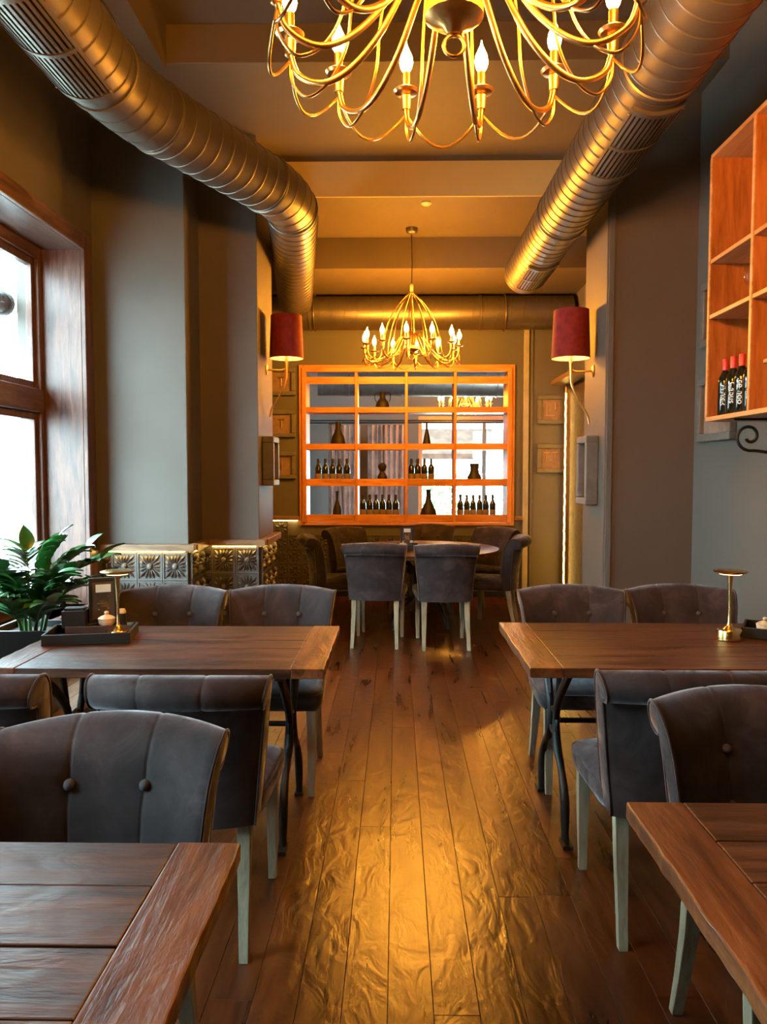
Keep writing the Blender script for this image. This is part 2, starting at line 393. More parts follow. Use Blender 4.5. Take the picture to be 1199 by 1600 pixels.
def leaf_tile():
    m = MB(); h = .49
    m.box(-h, h, 0, .03, -h, h)
    for (a, b, c, d) in ((-h,h,h-.04,h),(-h,h,-h,-h+.04),(-h,-h+.04,-h+.04,h-.04),(h-.04,h,-h+.04,h-.04)): m.box(a, b, -.04, 0, c, d)
    for k in range(8):
        t = 2*PI*(k+.5)/8; d = Vector((math.cos(t), 0, math.sin(t))); n = Vector((-d.z,0,d.x))
        R = .5 if k % 2 else .44
        vs = [d*.07, d*.25-n*.09, d*R, d*.25+n*.09]; mid = d*.25+Vector((0,-.10,0))
        m.add(vs+[mid], [(0,1,4),(1,2,4),(2,3,4),(3,0,4)])
    return m.mesh('tile')
SUN, LEAFT = sun_tile(), leaf_tile()
def wainscot(name, label, tile, p0, p1, z0, z1, size, ext0=0, ext1=0, led=True, partial=0, rails=None, top=None):
    """p0->p1 along a wall seen with p0 on the left; tiles face the normal to the right of p0->p1 turned to the room"""
    p0, p1 = Vector((*p0, 0)), Vector((*p1, 0)); d = (p1-p0); ln = d.length; d.normalize()
    ang = math.atan2(d.y, d.x)
    root = thing(name, label, 'wall panelling', (p0.x, p0.y, 0), ang)
    rows = max(1, round((z1-z0)/size)); hz = (z1-z0)/rows
    xs = []; x = 0
    if partial: xs.append((0, partial)); x = partial
    n = max(1, round((ln-x)/size)); wx = (ln-x)/n
    xs += [(x+i*wx, x+(i+1)*wx) for i in range(n)]
    for (a, b) in xs:
        for r in range(rows):
            if top and top[0] < b and a < top[1] and r == rows-1: continue
            link('tile', tile, PEWTER, root, ((a+b)/2, -.008, z0+(r+.5)*hz), (0,0,0), (b-a, .22, hz))
    for (a, b, lt) in (rails or [(-ext0, ln+ext1, led)]):
        MB().box(a, b, -.062, -.0005, z1+.012, z1+.062).build('dado_rail', RAIL, root, bevel=.005)
        if lt: MB().box(max(a, 0)+.02, min(b, ln)-.02, -.034, -.024, z1+.004, z1+.0115).build('light_strip', LED, root)
    return root
wainscot('tin_wainscot', 'grey sunburst tin tiles under a lit oak rail beside the window', SUN, (-2.16, 5.592), (-1.53, 5.592), .06, .90, .2, 0, .06, True, .065)
wainscot('tin_wainscot', 'narrow turned-in sunburst tiles between the two left pillars', SUN, (-1.522, 5.60), (-1.522, 5.99), .06, .90, .2, 0, -.06)
wainscot('tin_wainscot', 'sunburst tin tiles on the front of the brown left pillar', SUN, (-1.515, 5.992), (-1.08, 5.992), .06, .90, .2, -.055, .06, True, .065)
wainscot('tin_wainscot', 'sunburst tin tiles on the aisle side of the brown left pillar', SUN, (-1.072, 6.0), (-1.072, 6.70), .06, .90, .2, 0, 0)
wainscot('tin_wainscot', 'small pressed tin tiles along the back wall behind the round table', LEAFT, (-1.94, 9.092), (1.48, 9.092), .06, .90, .163, 0, 0, True, 0, [(0, .785, True), (3.33, 3.42, False)], (.785, 3.33))

# ================================================================ ventilation ducts
def duct(name, label, pts, r, ridge=.115, grilles=(), straps=(), group='spiral steel ventilation ducts', caps=True, arc=.32):
    P = [Vector(p) for p in pts]; C = [P[0]]
    for i in range(1, len(P)-1):
        a = (P[i-1]-P[i]).normalized(); b = (P[i+1]-P[i]).normalized()
        t = min(arc, (P[i-1]-P[i]).length*.45, (P[i+1]-P[i]).length*.45)
        for k in range(9):
            u = k/8; C.append((P[i]+a*t)*(1-u)**2 + P[i]*2*u*(1-u) + (P[i]+b*t)*u*u)
    C.append(P[-1])
    path = [C[0]]; s = [0]
    for i in range(1, len(C)):
        L = (C[i]-C[i-1]).length; n = max(1, int(L/.03))
        for k in range(1, n+1): path.append(C[i-1].lerp(C[i], k/n)); s.append(s[-1]+L/n)
    t = thing(name, label, 'air duct', P[0], 0, group)
    Q = [p-P[0] for p in path]
    MB().tube(Q, r, 40, cap=caps).build('duct_tube', STEEL, t, smooth=50)
    # lock seams wound round the tube
    seam = MB(); d = ridge*.5
    while d < s[-1]-.05:
        i = max(j for j in range(len(s)) if s[j] <= d); i = min(i, len(Q)-2)
        c = Q[i].lerp(Q[i+1], (d-s[i])/max(1e-6, s[i+1]-s[i])); tan = (Q[i+1]-Q[i]).normalized()
        a = tan.cross(Vector((0,0,1))).normalized(); b = a.cross(tan)
        seam.tube([c+(a*math.cos(2*PI*k/40)+b*math.sin(2*PI*k/40))*r + tan*(.018*math.sin(2*PI*k/40)) for k in range(40)], .0042, 5, closed=True)
        d += ridge
    seam.build('lock_seam', STEEL, t, smooth=60)
    for d in straps:
        i = max(j for j in range(len(s)) if s[j] <= d); c = Q[i]; tan = (Q[min(i+1, len(Q)-1)]-Q[max(0,i-1)]).normalized()
        a = tan.cross(Vector((0,0,1))).normalized(); b = a.cross(tan)
        m = MB(); LL = []
        for k in range(40):
            q = a*math.cos(2*PI*k/40)+b*math.sin(2*PI*k/40)
            LL.append([c+q*(r+.001)-tan*.016, c+q*(r+.009)-tan*.012, c+q*(r+.009)+tan*.012, c+q*(r+.001)+tan*.016])
        m.loops(LL, True, ring=True); m.build('coupling_band', STEEL, t, smooth=40)
    for (d0, d1, mid, half) in grilles:      # straight lengths only: along +Y
        y0, y1 = d0, d1
        i0 = max(j for j in range(len(s)) if s[j] <= d0); o = Q[i0]; tan = (Q[i0+1]-Q[i0]).normalized(); ln = d1-d0
        a = tan.cross(Vector((0,0,1))).normalized(); b = a.cross(tan)
        def pt(th, l, rr): return o + tan*l + (a*math.cos(th)+b*math.sin(th))*rr
        def patch(t0, t1, l0, l1, ra, rb, n=6):
            LL = []
            for k in range(n+1):
                th = t0+(t1-t0)*k/n
                LL.append([pt(th,l0,ra), pt(th,l1,ra), pt(th,l1,rb), pt(th,l0,rb)])
            return LL
        t0, t1 = mid-half, mid+half
        g = MB().loops(patch(t0, t1, 0, ln, r+.0006, r+.004, 14)).build('grille', DARKSLOT, t, smooth=40)
        fm = MB(); e = .07
        fm.loops(patch(t0-e, t0, -.02, ln+.02, r, r+.018, 3)); fm.loops(patch(t1, t1+e, -.02, ln+.02, r, r+.018, 3))
        fm.loops(patch(t0, t1, -.02, .02, r, r+.018, 12)); fm.loops(patch(t0, t1, ln-.02, ln+.02, r, r+.018, 12)); fm.loops(patch(t0, t1, ln/2-.012, ln/2+.012, r, r+.018, 12))
        fm.build('grille_frame', STEEL, g, smooth=40)
        ns = 10
        for k in range(ns):
            th = t0+(k+.5)*(t1-t0)/ns; w = (t1-t0)/ns*.26
            for (l0, l1) in ((.02, ln/2-.012), (ln/2+.012, ln-.02)):
                MB().loops(patch(th-w, th+w, l0, l1, r+.006, r+.014, 1)).build('slat', STEEL, g)
        for (th, l) in ((t0-e/2, .03), (t1+e/2, .03), (t0-e/2, ln-.03), (t1+e/2, ln-.03)):
            c = pt(th, l, r+.019); MB().lathe([(.004,-.003),(.006,0),(.004,.003)], 8, c).build('screw', GOLD, g)
    return t
ZD = 3.38
duct('spiral_duct', 'bent spiral steel duct along the left wall, turning around the pillars',
     [(-1.43, .8, ZD), (-1.40, 3.92, ZD), (-.725, 5.45, ZD), (-1.09, 8.32, 3.32)], .183, .115,
     [(2.05, 2.80, -PI/2-.08, .62)], (2.92, 3.42, 4.45, 4.95), arc=.34)
duct('spiral_duct', 'straight spiral steel duct along the right wall above the wine shelf',
     [(1.15, .6, 3.27), (1.15, 7.05, 3.27)], .180, .105,
     [(2.95, 3.70, -PI/2+.10, .62), (5.62, 6.28, -PI/2+.10, .62)], (2.85, 4.85))
duct('spiral_duct', 'horizontal spiral steel duct across the back wall above the display shelf',
     [(-1.9, 8.72, 3.26), (1.95, 8.72, 3.26)], .185, .14, (), (.95, 2.85))
for x in (-.92, 1.2):
    t = thing('duct_hanger', 'thin steel hanger strap on the back wall duct, %s' % ('left one' if x < 0 else 'right one'), 'strap', (x, 8.72, 3.05), 0, 'duct hanger straps')
    MB().tube([(0, .197*math.cos(2*PI*k/32), .21+.197*math.sin(2*PI*k/32)) for k in range(32)], .007, 6, closed=True).build('loop', STEEL, t, smooth=60)
    MB().box(-.012, .012, -.004, .004, .40, .422).build('rod', STEEL, t)
duct('spiral_duct', 'spiral steel duct in the next room seen through the display shelf',
     [(-1.25, 12.2, 2.92), (3.1, 12.6, 2.92)], .24, .16, (), (.5,))
for x in (-.6, 1.6):
    t = thing('duct_hanger', 'ceiling hanger of the next room duct, %s' % ('left one' if x < 0 else 'right one'), 'strap', (x, 12.2+.4*(x+1.25)/4.35, 2.67), 0, 'duct hanger straps')
    MB().tube([(0, .248*math.cos(2*PI*k/32), .25+.248*math.sin(2*PI*k/32)) for k in range(32)], .008, 6, closed=True).build('loop', STEEL, t, smooth=60)
    MB().tube([(0,0,.49),(0,0,1.63)], .008, 8).build('rod', STEEL, t, smooth=60)
va = thing('awning', 'grey fabric awning outside the far window of the next room', 'awning', (1.5, 16.4, 1.75))
m = MB().loops([[(x, 0, .62), (x, .9, .12), (x, .9, 0), (x, .905, 0), (x, .905, .125), (x, 0, .63)] for x in [-1.5+.25*k for k in range(13)]]); m.build('canopy', CURT, va)
for x in (-1.4, 1.4): MB().tube([(x,-.14,.62),(x,.9,.12)], .015, 6).build('arm', IRON, va)
cv = thing('ceiling_vent', 'small louvred vent in the ceiling box above the left duct', 'vent', (-1.70, 4.3, 4.02))
MB().box(-.12, .12, -.12, .12, -.008, 0).build('frame', STEEL, cv, bevel=.002)
for k in range(6): MB().box(-.10, .10, -.10+k*.036, -.082+k*.036, -.016, -.008).build('louvre', STEEL, cv)
MB().lathe([(.045,0),(.045,-.008),(.03,-.02),(.005,-.022)], 20).build('smoke_sensor', CERAM, None, smooth=40, loc=(.25, 6.66, 3.77))
tag(bpy.data.objects['smoke_sensor'], 'small round white sensor on the stepped ceiling', 'sensor')

# ================================================================ chandeliers
def make_chandelier(top, label):
    t = thing('chandelier', label, 'chandelier', (0,0,0), 0, 'gold candle chandeliers')
    hub = MB().lathe([(.004,-.06),(.02,-.055),(.03,-.04),(.055,-.03),(.075,-.015),(.075,.01),(.045,.02),(.03,.05),(.035,.10),(.02,.13),(.012,.16)], 24).build('hub', GOLD, t, smooth=40)
    MB().tube([(.026*math.cos(2*PI*k/20), 0, -.085+.026*math.sin(2*PI*k/20)) for k in range(20)], .005, 8, closed=True).build('ring', GOLD, hub, smooth=60)
    MB().tube([(0,0,.15),(0,0,.56)], .006, 8).build('centre_rod', GOLD, t, smooth=60)
    MB().lathe([(.012,.50),(.016,.51),(.017,.58),(.012,.59),(.004,.60)], 16).build('cap', CERAM, t, smooth=40)
    MB().tube([(0,0,.59),(.004,0,.59+(top-.59)*.4),(-.003,0,top)], .0045, 6).build('cord', BLACK, t, smooth=60)
    MB().lathe([(.058,top),(.056,top-.03),(.045,top-.045),(.012,top-.055)], 24).build('canopy', STEEL, t, smooth=40)
    arm = MB().tube(bez([(.03,0,.04),(.055,0,.10),(.085,0,.12),(.125,0,.085),(.20,0,-.03),(.28,0,-.105),(.355,0,-.130),(.425,0,-.10),(.45,0,-.04)], 6), .0085, 8).mesh('arm', smooth=60)
    wire = MB().tube(bez([(.012,0,.52),(.12,0,.41),(.215,0,.26),(.268,0,.09),(.288,0,-.04),(.335,0,-.125),(.40,0,-.160),(.445,0,-.115),(.45,0,-.05)], 6), .0042, 6).mesh('cage_wire', smooth=60)
    pts = []
    for k in range(13):
        u = k/12; an = u*PI/6; rr = .45+.02*math.sin(PI*u); pts.append((rr*math.cos(an), rr*math.sin(an), -.06-.085*math.sin(PI*u)))
    swag = MB().tube(pts, .0042, 6).mesh('swag_wire', smooth=60)
    cup = MB().lathe([(.006,-.05),(.014,-.045),(.016,-.005),(.012,0),(.034,.004),(.040,.012),(.038,.014),(.014,.010)], 16).mesh('candle_cup', smooth=40)
    slv = MB().lathe([(.0125,.008),(.0125,.066),(.009,.068)], 12).mesh('candle_sleeve', smooth=40)
    blb = MB().lathe([(.008,.066),(.0170,.080),(.0210,.097),(.0180,.117),(.010,.134),(.0040,.147),(.001,.162)], 10).mesh('bulb', smooth=80)
    for me, mt in ((arm,GOLD),(wire,GOLD),(swag,GOLD),(cup,GOLD),(slv,GOLD),(blb,BULBM)): me.materials.append(mt)
    for k in range(12):
        an = (k+.5)*PI/6
        a = link('arm', arm, None, t, rot=(0,0,an)); link('candle_cup', cup, None, a, (.45,0,0)); link('candle_sleeve', slv, None, a, (.45,0,0)); link('bulb', blb, None, a, (.45,0,0))
        link('cage_wire', wire, None, t, rot=(0,0,an)); link('swag_wire', swag, None, t, rot=(0,0,an))
    return t
c1 = make_chandelier(4.3-2.665, 'large gold candle chandelier nearest the camera, cut by the top edge'); c1.location = (.145, 2.02, 2.665)
c2 = make_chandelier(3.77-2.66, 'gold candle chandelier hanging over the round back table'); c2.location = (.14, 7.35, 2.66); c2.rotation_euler = (0,0,.14)
c3 = make_chandelier(4.3-2.66, 'gold chandelier in the next room seen through the shelf'); c3.location = (1.2, 13.6, 2.66); c3.rotation_euler = (0,0,.2)

# ================================================================ display shelf in the back wall
ds = thing('display_shelf', 'orange pine grid shelf set into the back wall, holding bottles and vases', 'shelf', (0, YB, CZ0))
zo = CZ0
def dsb(name, mat, x0, x1, y0, y1, z0, z1, bev=.004): return MB().box(x0, x1, y0, y1, z0-zo, z1-zo).build(name, mat, ds, bevel=bev)
FX0, FX1, FZ0, FZ1 = -1.15, 1.385, .85, 2.735
for (y0, o1, o2) in ((-.035, 0, .06), (-.055, .035, .085)):
    dsb('frame_moulding', ORANGEZ, FX0+o1, FX0+o2, y0, 0, FZ0+o1, FZ1-o1); dsb('frame_moulding', ORANGEZ, FX1-o2, FX1-o1, y0, 0, FZ0+o1, FZ1-o1)
    dsb('frame_moulding', ORANGE, FX0+o2, FX1-o2, y0, 0, FZ1-o2, FZ1-o1)
    if o1 == 0: dsb('frame_moulding', ORANGE, FX0+o2, FX1-o2, y0, 0, FZ0, FZ0+.03)
IX0, IX1 = FX0+.085, FX1-.085
dsb('side_panel', ORANGEZ, IX0-.02, IX0, 0, .34, .88, 2.65); dsb('side_panel', ORANGEZ, IX1, IX1+.02, 0, .34, .88, 2.65)
DIV = [(557-620)*.00755, (635-620)*.00755, (711-620)*.00755]
for x in DIV: dsb('divider', ORANGEZ, x-.016, x+.016, -.03, .30, .88, 2.65, .003)
ED = [IX0] + DIV + [IX1]
ROWS = [(.885,.975), (1.315,1.40), (1.745,1.815), (2.18,2.245), (2.515,2.60)]
for r, (za, zb) in enumerate(ROWS):
    for k in range(4):
        xa = ED[k]+(.016 if k else 0); xb = ED[k+1]-(.016 if k < 3 else 0)
        dsb('fascia', ORANGE, xa, xb, -.005, .018, za, zb, .003)
        if r < 4: dsb('shelf_board', ORANGE, xa, xb, .018, .30, za, za+.02, .002)
        else: dsb('shelf_board', ORANGE, xa, xb, .018, .30, zb-.02, zb, .002)
def bottle_mesh(label=True):
    return [(.0,.0),(.034,.0),(.0375,.006),(.0375,.185),(.034,.205),(.022,.228),(.0145,.245),(.0140,.292),(.0160,.293),(.0160,.303),(.0,.303)]
BP = bottle_mesh()
def make_bottle(name, label, group, loc, red=False):
    t = thing(name, label, 'bottle', loc, random.uniform(-.4,.4) if not red else 0, group)
    link('glass_body', BODY, None, t)
    if red: link('cap', RCAP, None, t)
    else:
        link('label_paper', LBL, None, t); link('capsule', BCAP, None, t)
    return t
BODY = MB().lathe(BP[1:-1], 20).mesh('glass_body', smooth=40); BODY.materials.append(DGLASS)
LBL = MB().lathe([(.0376,.045),(.0380,.046),(.0380,.125),(.0376,.126)], 20, cap=False).mesh('label_paper', smooth=40); LBL.materials.append(LABELP)
RCAP = MB().lathe([(.0145,.246),(.0165,.247),(.0165,.305),(.015,.308)], 16).mesh('cap', smooth=40); RCAP.materials.append(REDCAP)
BCAP = MB().lathe([(.0142,.252),(.0165,.253),(.0165,.304),(.015,.306)], 14).mesh('capsule', smooth=40); BCAP.materials.append(VASE)
def bx(px): return (px-620)*.00765
ordn = ['first','second','third','fourth','fifth','sixth']
def brow(pxs, z, where, group):
    for k, p in enumerate(pxs):
        make_bottle('wine_bottle', 'dark wine bottle, %s from left in %s' % (ordn[k], where), group, (bx(p), 9.22, z))
brow([497,508,519.5,530,542], 1.335, 'the display shelf\'s leftmost third-row cell', 'bottles in the left third-row cell')
brow([643,653,663.5,674], 1.335, 'the display shelf\'s third cell, third row', 'bottles in the middle third-row cell')
brow([567,577.5,587.6,598,608,618.5], .905, 'the display shelf\'s second bottom cell', 'bottles in the second bottom cell')
brow([720,730,740,750,760,770.5], .905, 'the display shelf\'s rightmost bottom cell', 'bottles in the right bottom cell')
def vase(label, px, z, prof, handles=False):
    t = thing('clay_vase', label, 'vase', (bx(px), 9.22, z))
    MB().lathe(prof, 24).build('body', VASE, t, smooth=50)
    MB().tube([(prof[-1][0]*math.cos(2*PI*k/16), prof[-1][0]*math.sin(2*PI*k/16), prof[-1][1]) for k in range(16)], .006, 6, closed=True).build('rim', VASE, t, smooth=60)
    if handles:
        for s in (-1,1): MB().tube(bez([(s*.05,0,.22),(s*.088,0,.21),(s*.09,0,.15),(s*.07,0,.11)],5), .006, 6).build('handle', VASE, t, smooth=60)
J = [(.055,0),(.078,.03),(.082,.08),(.06,.13),(.035,.155),(.033,.2),(.045,.225)]
vase('dark jug with two handles in the top row of the display shelf', 598, 2.20, J, True)
vase('dark gourd vase in the second row, left cell', 528.5, 1.765, [(.075,0),(.09,.03),(.092,.08),(.075,.14),(.045,.19),(.032,.24),(.034,.29),(.030,.31)])
vase('slim dark vase in the second row, third cell', 667, 1.765, [(.05,0),(.052,.04),(.035,.13),(.016,.22),(.014,.29),(.018,.31)])
vase('dark double gourd vase in the third row', 597.5, 1.335, [(.03,0),(.035,.02),(.058,.06),(.06,.09),(.04,.13),(.022,.15),(.04,.17),(.055,.2),(.05,.235),(.02,.25)])
vase('dark two-handled jar in the third row, right cell', 741.7, 1.335, [(.075,0),(.085,.03),(.085,.09),(.06,.13),(.05,.17),(.056,.245)], True)
vase('slim dark bottle vase in the bottom row, left cell', 526.7, .905, [(.045,0),(.055,.03),(.055,.12),(.03,.2),(.017,.25),(.02,.34)])
vase('large dark gourd flask in the bottom row, third cell', 670, .905, [(.085,0),(.098,.03),(.098,.08),(.078,.14),(.048,.2),(.03,.26),(.027,.33),(.035,.36)])

# next room: curtains and rod
def curtain(x0, x1, label, y, z0, z1, n=9):
    m = MB(); L = []; N = n*8
    for k in range(N+1):
        u = k/N; x = x0+(x1-x0)*u; yy = .05*math.sin(u*n*2*PI)+.015*math.sin(u*n*4.3); 
        L.append([(x, yy, 0), (x+.02*math.sin(u*9), yy*.8, z1-z0), (x+.02*math.sin(u*9), yy*.8+.008, z1-z0), (x, yy+.008, 0)])
    m.loops(L); o = m.build('curtain', CURT, None, smooth=50, loc=(0, y, z0)); tag(o, label, 'curtain', 'curtains in the next room')
curtain(-1.30, -.70, 'brown striped curtain in the next room, left one', 14.6, .1, 2.36, 7)
curtain(-.55, .20, 'brown striped curtain in the next room, right one', 14.6, .1, 2.36, 8)
cr = thing('curtain_rod', 'dark curtain rod crossing the next room behind the shelf', 'curtain rod', (0, 14.6, 2.42))
MB().tube([(-1.7,0,0),(2.1,0,0)], .035, 12).build('rod', BLACK, cr, smooth=50)
for x in (-1.7, 2.1): MB().lathe([(.01,-.05),(.05,-.03),(.06,0),(.05,.03),(.01,.05)], 12, (x,0,0)).build('finial', BLACK, cr, smooth=50)
for x in (-1.3, 2.0): MB().box(x-.02, x+.02, -.02, 1.4, -.02, .02).build('bracket', BLACK, cr)

# ================================================================ framed reliefs
def relief(label, loc, rz, w, h, tools, group='framed tool reliefs', d=.05, fw=.05):
    t = thing('framed_relief', label, 'picture', loc, rz, group)      # local: x right, -y out of the wall
    for (a, b, c, e, nm) in ((-w/2,w/2,h/2-fw,h/2,1),(-w/2,w/2,-h/2,-h/2+fw,1),(-w/2,-w/2+fw,-h/2+fw,h/2-fw,0),(w/2-fw,w/2,-h/2+fw,h/2-fw,0)):
        MB().box(a, b, -d, 0, c, e).build('frame_bar', FRAMEG, t, bevel=.008)
    MB().box(-w/2+fw, w/2-fw, -.016, -.001, -h/2+fw, h/2-fw).build('backing', PARCH, t)
    for (x, z, L, a, hd) in tools:
        dx, dz = math.cos(a)*L/2, math.sin(a)*L/2
        m = MB().tube([(x-dx, -.024, z-dz), (x+dx, -.024, z+dz)], .0075, 8)
        if hd: m.tube([(x+dx+math.sin(a)*hd, -.024, z+dz-math.cos(a)*hd), (x+dx-math.sin(a)*hd, -.024, z+dz+math.cos(a)*hd)], .010, 8)
        m.build('tool', TOOLM, t, smooth=50)
YW = YB-.001
relief('square frame with tool reliefs on the back wall, upper one right of the shelf', (1.81, YW, 2.21), 0, .325, .335, [(-.05,-.01,.12,PI/2,0),(-.02,-.07,.13,0,.0),(.05,.04,.07,PI/2,.012)])
relief('square frame with corkscrew reliefs on the back wall, lower one right of the shelf', (1.81, YW, 1.64), 0, .325, .335, [(-.05,.02,.09,PI/2,.03),(.05,.03,.08,PI/2,.04),(0,-.05,.06,PI/2,.015)])
relief('grey framed relief on the back wall, topmost beside the left lamp', (-1.36, YW, 2.54), 0, .34, .32, [(.0,0,.10,PI/2,.03)])
relief('grey framed relief on the back wall, middle one beside the left lamp', (-1.36, YW, 2.05), 0, .34, .32, [(.0,0,.10,PI/2,.03)])
relief('grey framed relief on the back wall, lowest beside the left pillar', (-1.36, YW, 1.56), 0, .34, .32, [(.0,0,.10,PI/2,0)])
relief('dark box frame on the aisle side of the left pillar', (-1.079, 6.32, 1.575), PI/2, .30, .40, [(.0,-.03,.10,1.2,.02)], d=.09)
relief('tall grey box frame on the aisle side of the right pillar', (1.449, 5.70, 1.50), -PI/2, .30, .50, [(.0,.03,.16,1.3,.02),(.02,-.08,.08,.3,0)], d=.09)
relief('grey frame on the right wall, half hidden by the wine shelf', (XR-.001, 4.98, 1.90), -PI/2, .52, .42, [(.0,.0,.16,1.3,.02)])
relief('upper grey frame on the right wall behind the wine shelf', (XR-.001, 4.98, 2.52), -PI/2, .46, .42, [(.0,.0,.16,1.3,.02)])

# ================================================================ wall sconces
def sconce(label, loc, rz):
    t = thing('wall_sconce', label, 'wall lamp', loc, rz, 'wall sconces')   # local -y out of the wall
    m = MB(); seg = 40
    Ls = [[(r*math.cos(2*PI*k/seg), -.17+r*math.sin(2*PI*k/seg), z) for k in range(seg)] for r, z in ((.140,.02),(.127,.37),(.1245,.37),(.1375,.02))]
    m.loops(Ls, True, ring=True); s = m.build('lamp_shade', SHADE, t, smooth=30)
    m = MB(); Ls = [[(r*math.cos(2*PI*k/seg), -.17+r*math.sin(2*PI*k/seg), z) for k in range(seg)] for r, z in ((.1373,.021),(.1243,.369),(.1233,.369),(.1363,.021))]
    m.loops(Ls, True, ring=True).build('shade_lining', LINING, s, smooth=30)
    MB().lathe([(.012,.06),(.014,.09),(.026,.12),(.030,.15),(.022,.19),(.008,.21)], 14, (0,-.17,0)).build('bulb', SCON, t, smooth=80)
    MB().lathe([(.013,-.01),(.016,0),(.016,.06),(.012,.065)], 14, (0,-.17,0)).build('socket', CERAM, t, smooth=40)
    MB().tube(bez([(0,-.17,.0),(0,-.167,-.07),(0,-.16,-.17),(0,-.10,-.30),(0,-.045,-.39),(0,-.028,-.46)],6), lambda i: .013-.0002*i, 10).build('horn_stem', GOLD, t, smooth=60)
    MB().tube(bez([(0,-.167,-.01),(0,-.158,-.06),(0,-.12,-.075),(0,-.01,-.07)],6), .007, 8).build('arm', GOLD, t, smooth=60)
    Lp = [[(r*math.cos(2*PI*k/16), y, -.07+1.5*r*math.sin(2*PI*k/16)) for k in range(16)] for r, y in ((.03,-.001),(.03,-.008),(.02,-.014),(.005,-.016))]
    MB().loops(Lp).build('wall_plate', GOLD, t, smooth=40)
    return t
sconce('red velvet wall lamp on the left pillar', (-1.079, 6.38, 2.40), PI/2)
sconce('red velvet wall lamp on the right pillar', (1.449, 5.72, 2.30), -PI/2)

# glowing panel on the right wall behind the pillar
gp = thing('glow_panel', 'dark textured wall panel edged by a glowing gold strip behind the right pillar', 'wall panel', (1.999, 8.4, 0))
MB().box(-.05, 0, -.5, .34, .02, 2.42).build('panel', DPANEL, gp)
MB().box(-.09, 0, .38, .44, .0, 2.46).build('gold_frame', GOLD, gp, bevel=.004)
MB().box(-.085, 0, .34, .38, .02, 2.44).build('gold_edge', BRASS, gp)
MB().tube([(-.092+.003*math.sin(k*1.9), .350+.005*math.cos(k*2.3), .05+k*.04) for k in range(59)], .006, 6).build('light_strip', LED, gp)
lg = tag(MB().box(-.24, 0, -.5, .48, 0, .05).build('ledge', RAIL, None, bevel=.004, loc=(1.999, 8.4, 2.47)), 'brown wooden ledge above the glowing panel', 'ledge')

# ================================================================ wine shelf on the right wall
SX = 1.72
ws = thing('wine_shelf', 'orange pine wall shelf with cubbies on the right wall', 'shelf', (XR, 4.33, 1.77))
def wsb(name, mat, x0, x1, y0, y1, z0, z1): return MB().box(x0-XR, x1-XR, y0-4.33, y1-4.33, z0-1.77, z1-1.77).build(name, mat, ws, bevel=.002)
XB = XR-.002
cols = [4.33, 3.82, 3.31, 2.80]; rows = [1.77, 2.33, 2.63, 3.20]
wsb('back_panel', SHELFZ, XB-.012, XB, 2.80, 4.31, 1.79, 3.20)
for y in cols: wsb('upright', SHELFZ, SX+.004, XB-.012, y-.022, y, 1.792, 3.2)
for r, z in enumerate(rows):
    if r in (0, 3): wsb('shelf_board', SHELFY, SX, XB-.012, 2.778, 4.332, z, z+.024)
    else:
        for k in range(3): wsb('shelf_board', SHELFY, SX, XB-.012, cols[k+1], cols[k]-.022, z, z+.022)
for y in cols: wsb('edge_strip', SHELFY, SX-.004, SX+.004, y-.023, y+.001, 1.794, 3.199)
for z in (2.02, 2.90):
    s = wsb('half_shelf', SHELFY, SX+.06, XB-.012, 3.31, 3.797, z, z+.018)
    for y in (3.34, 3.77):
        MB().lathe([(.009,-.03),(.012,-.02),(.012,-.004),(.009,0)], 12, (SX+.09-XR, y-4.33, z-1.77)).build('shelf_pin', STEEL, s, smooth=40)
WORDS = ['Whick', 'Cabus', 'Ice hoo', 'Wine']
for k in range(4):
    b = make_bottle('wine_bottle', 'dark red-capped bottle with white handwriting, %s from the wine shelf\'s far end' % ordn[k], 'red-capped bottles on the wine shelf', (1.785+.004*k, 4.235-.092*k, 1.795), True)
    cu = bpy.data.curves.new('lettering', 'FONT'); cu.body = WORDS[k]; cu.size = .045; cu.extrude = .0005; cu.align_x = 'CENTER'; cu.align_y = 'CENTER'
    tmp = bpy.data.objects.new('tmp_text', cu); COL.objects.link(tmp)
    bpy.context.view_layer.update()
    me = bpy.data.meshes.new_from_object(tmp.evaluated_get(bpy.context.evaluated_depsgraph_get())); bpy.data.objects.remove(tmp)
    for v in me.vertices:                     # wrap the writing round the glass, running down the bottle
        x, y, z = v.co; th = -2.15 + y/.038; v.co = (math.cos(th)*(.0379+z), math.sin(th)*(.0379+z), .115-x)
    me.materials.append(WHITEPEN); link('lettering', me, None, b)
def wineglass(label, loc, group, up=True):
    t = thing('wine_glass', label, 'glass', loc, 0, group)
    MB().lathe([(.034,0),(.032,.003),(.006,.006),(.004,.075)], 20).build('foot', CRYSTAL, t, smooth=40)
    m = MB(); pr = [(.006,.076),(.028,.09),(.040,.12),(.042,.15),(.035,.19),(.034,.19),(.041,.15),(.039,.12),(.027,.092),(.004,.080)]
    m.lathe(pr, 20, cap=True).build('bowl', CRYSTAL, t, smooth=60)
wineglass('clear wine glass in the second cubby of the wine shelf, outer one', (1.80, 3.98, 2.353), 'wine glasses')
wineglass('clear wine glass in the second cubby of the wine shelf, inner one', (1.90, 4.10, 2.353), 'wine glasses')
wineglass('clear wine glass at the bottom of the near column of the wine shelf', (1.86, 3.66, 1.795), 'wine glasses')
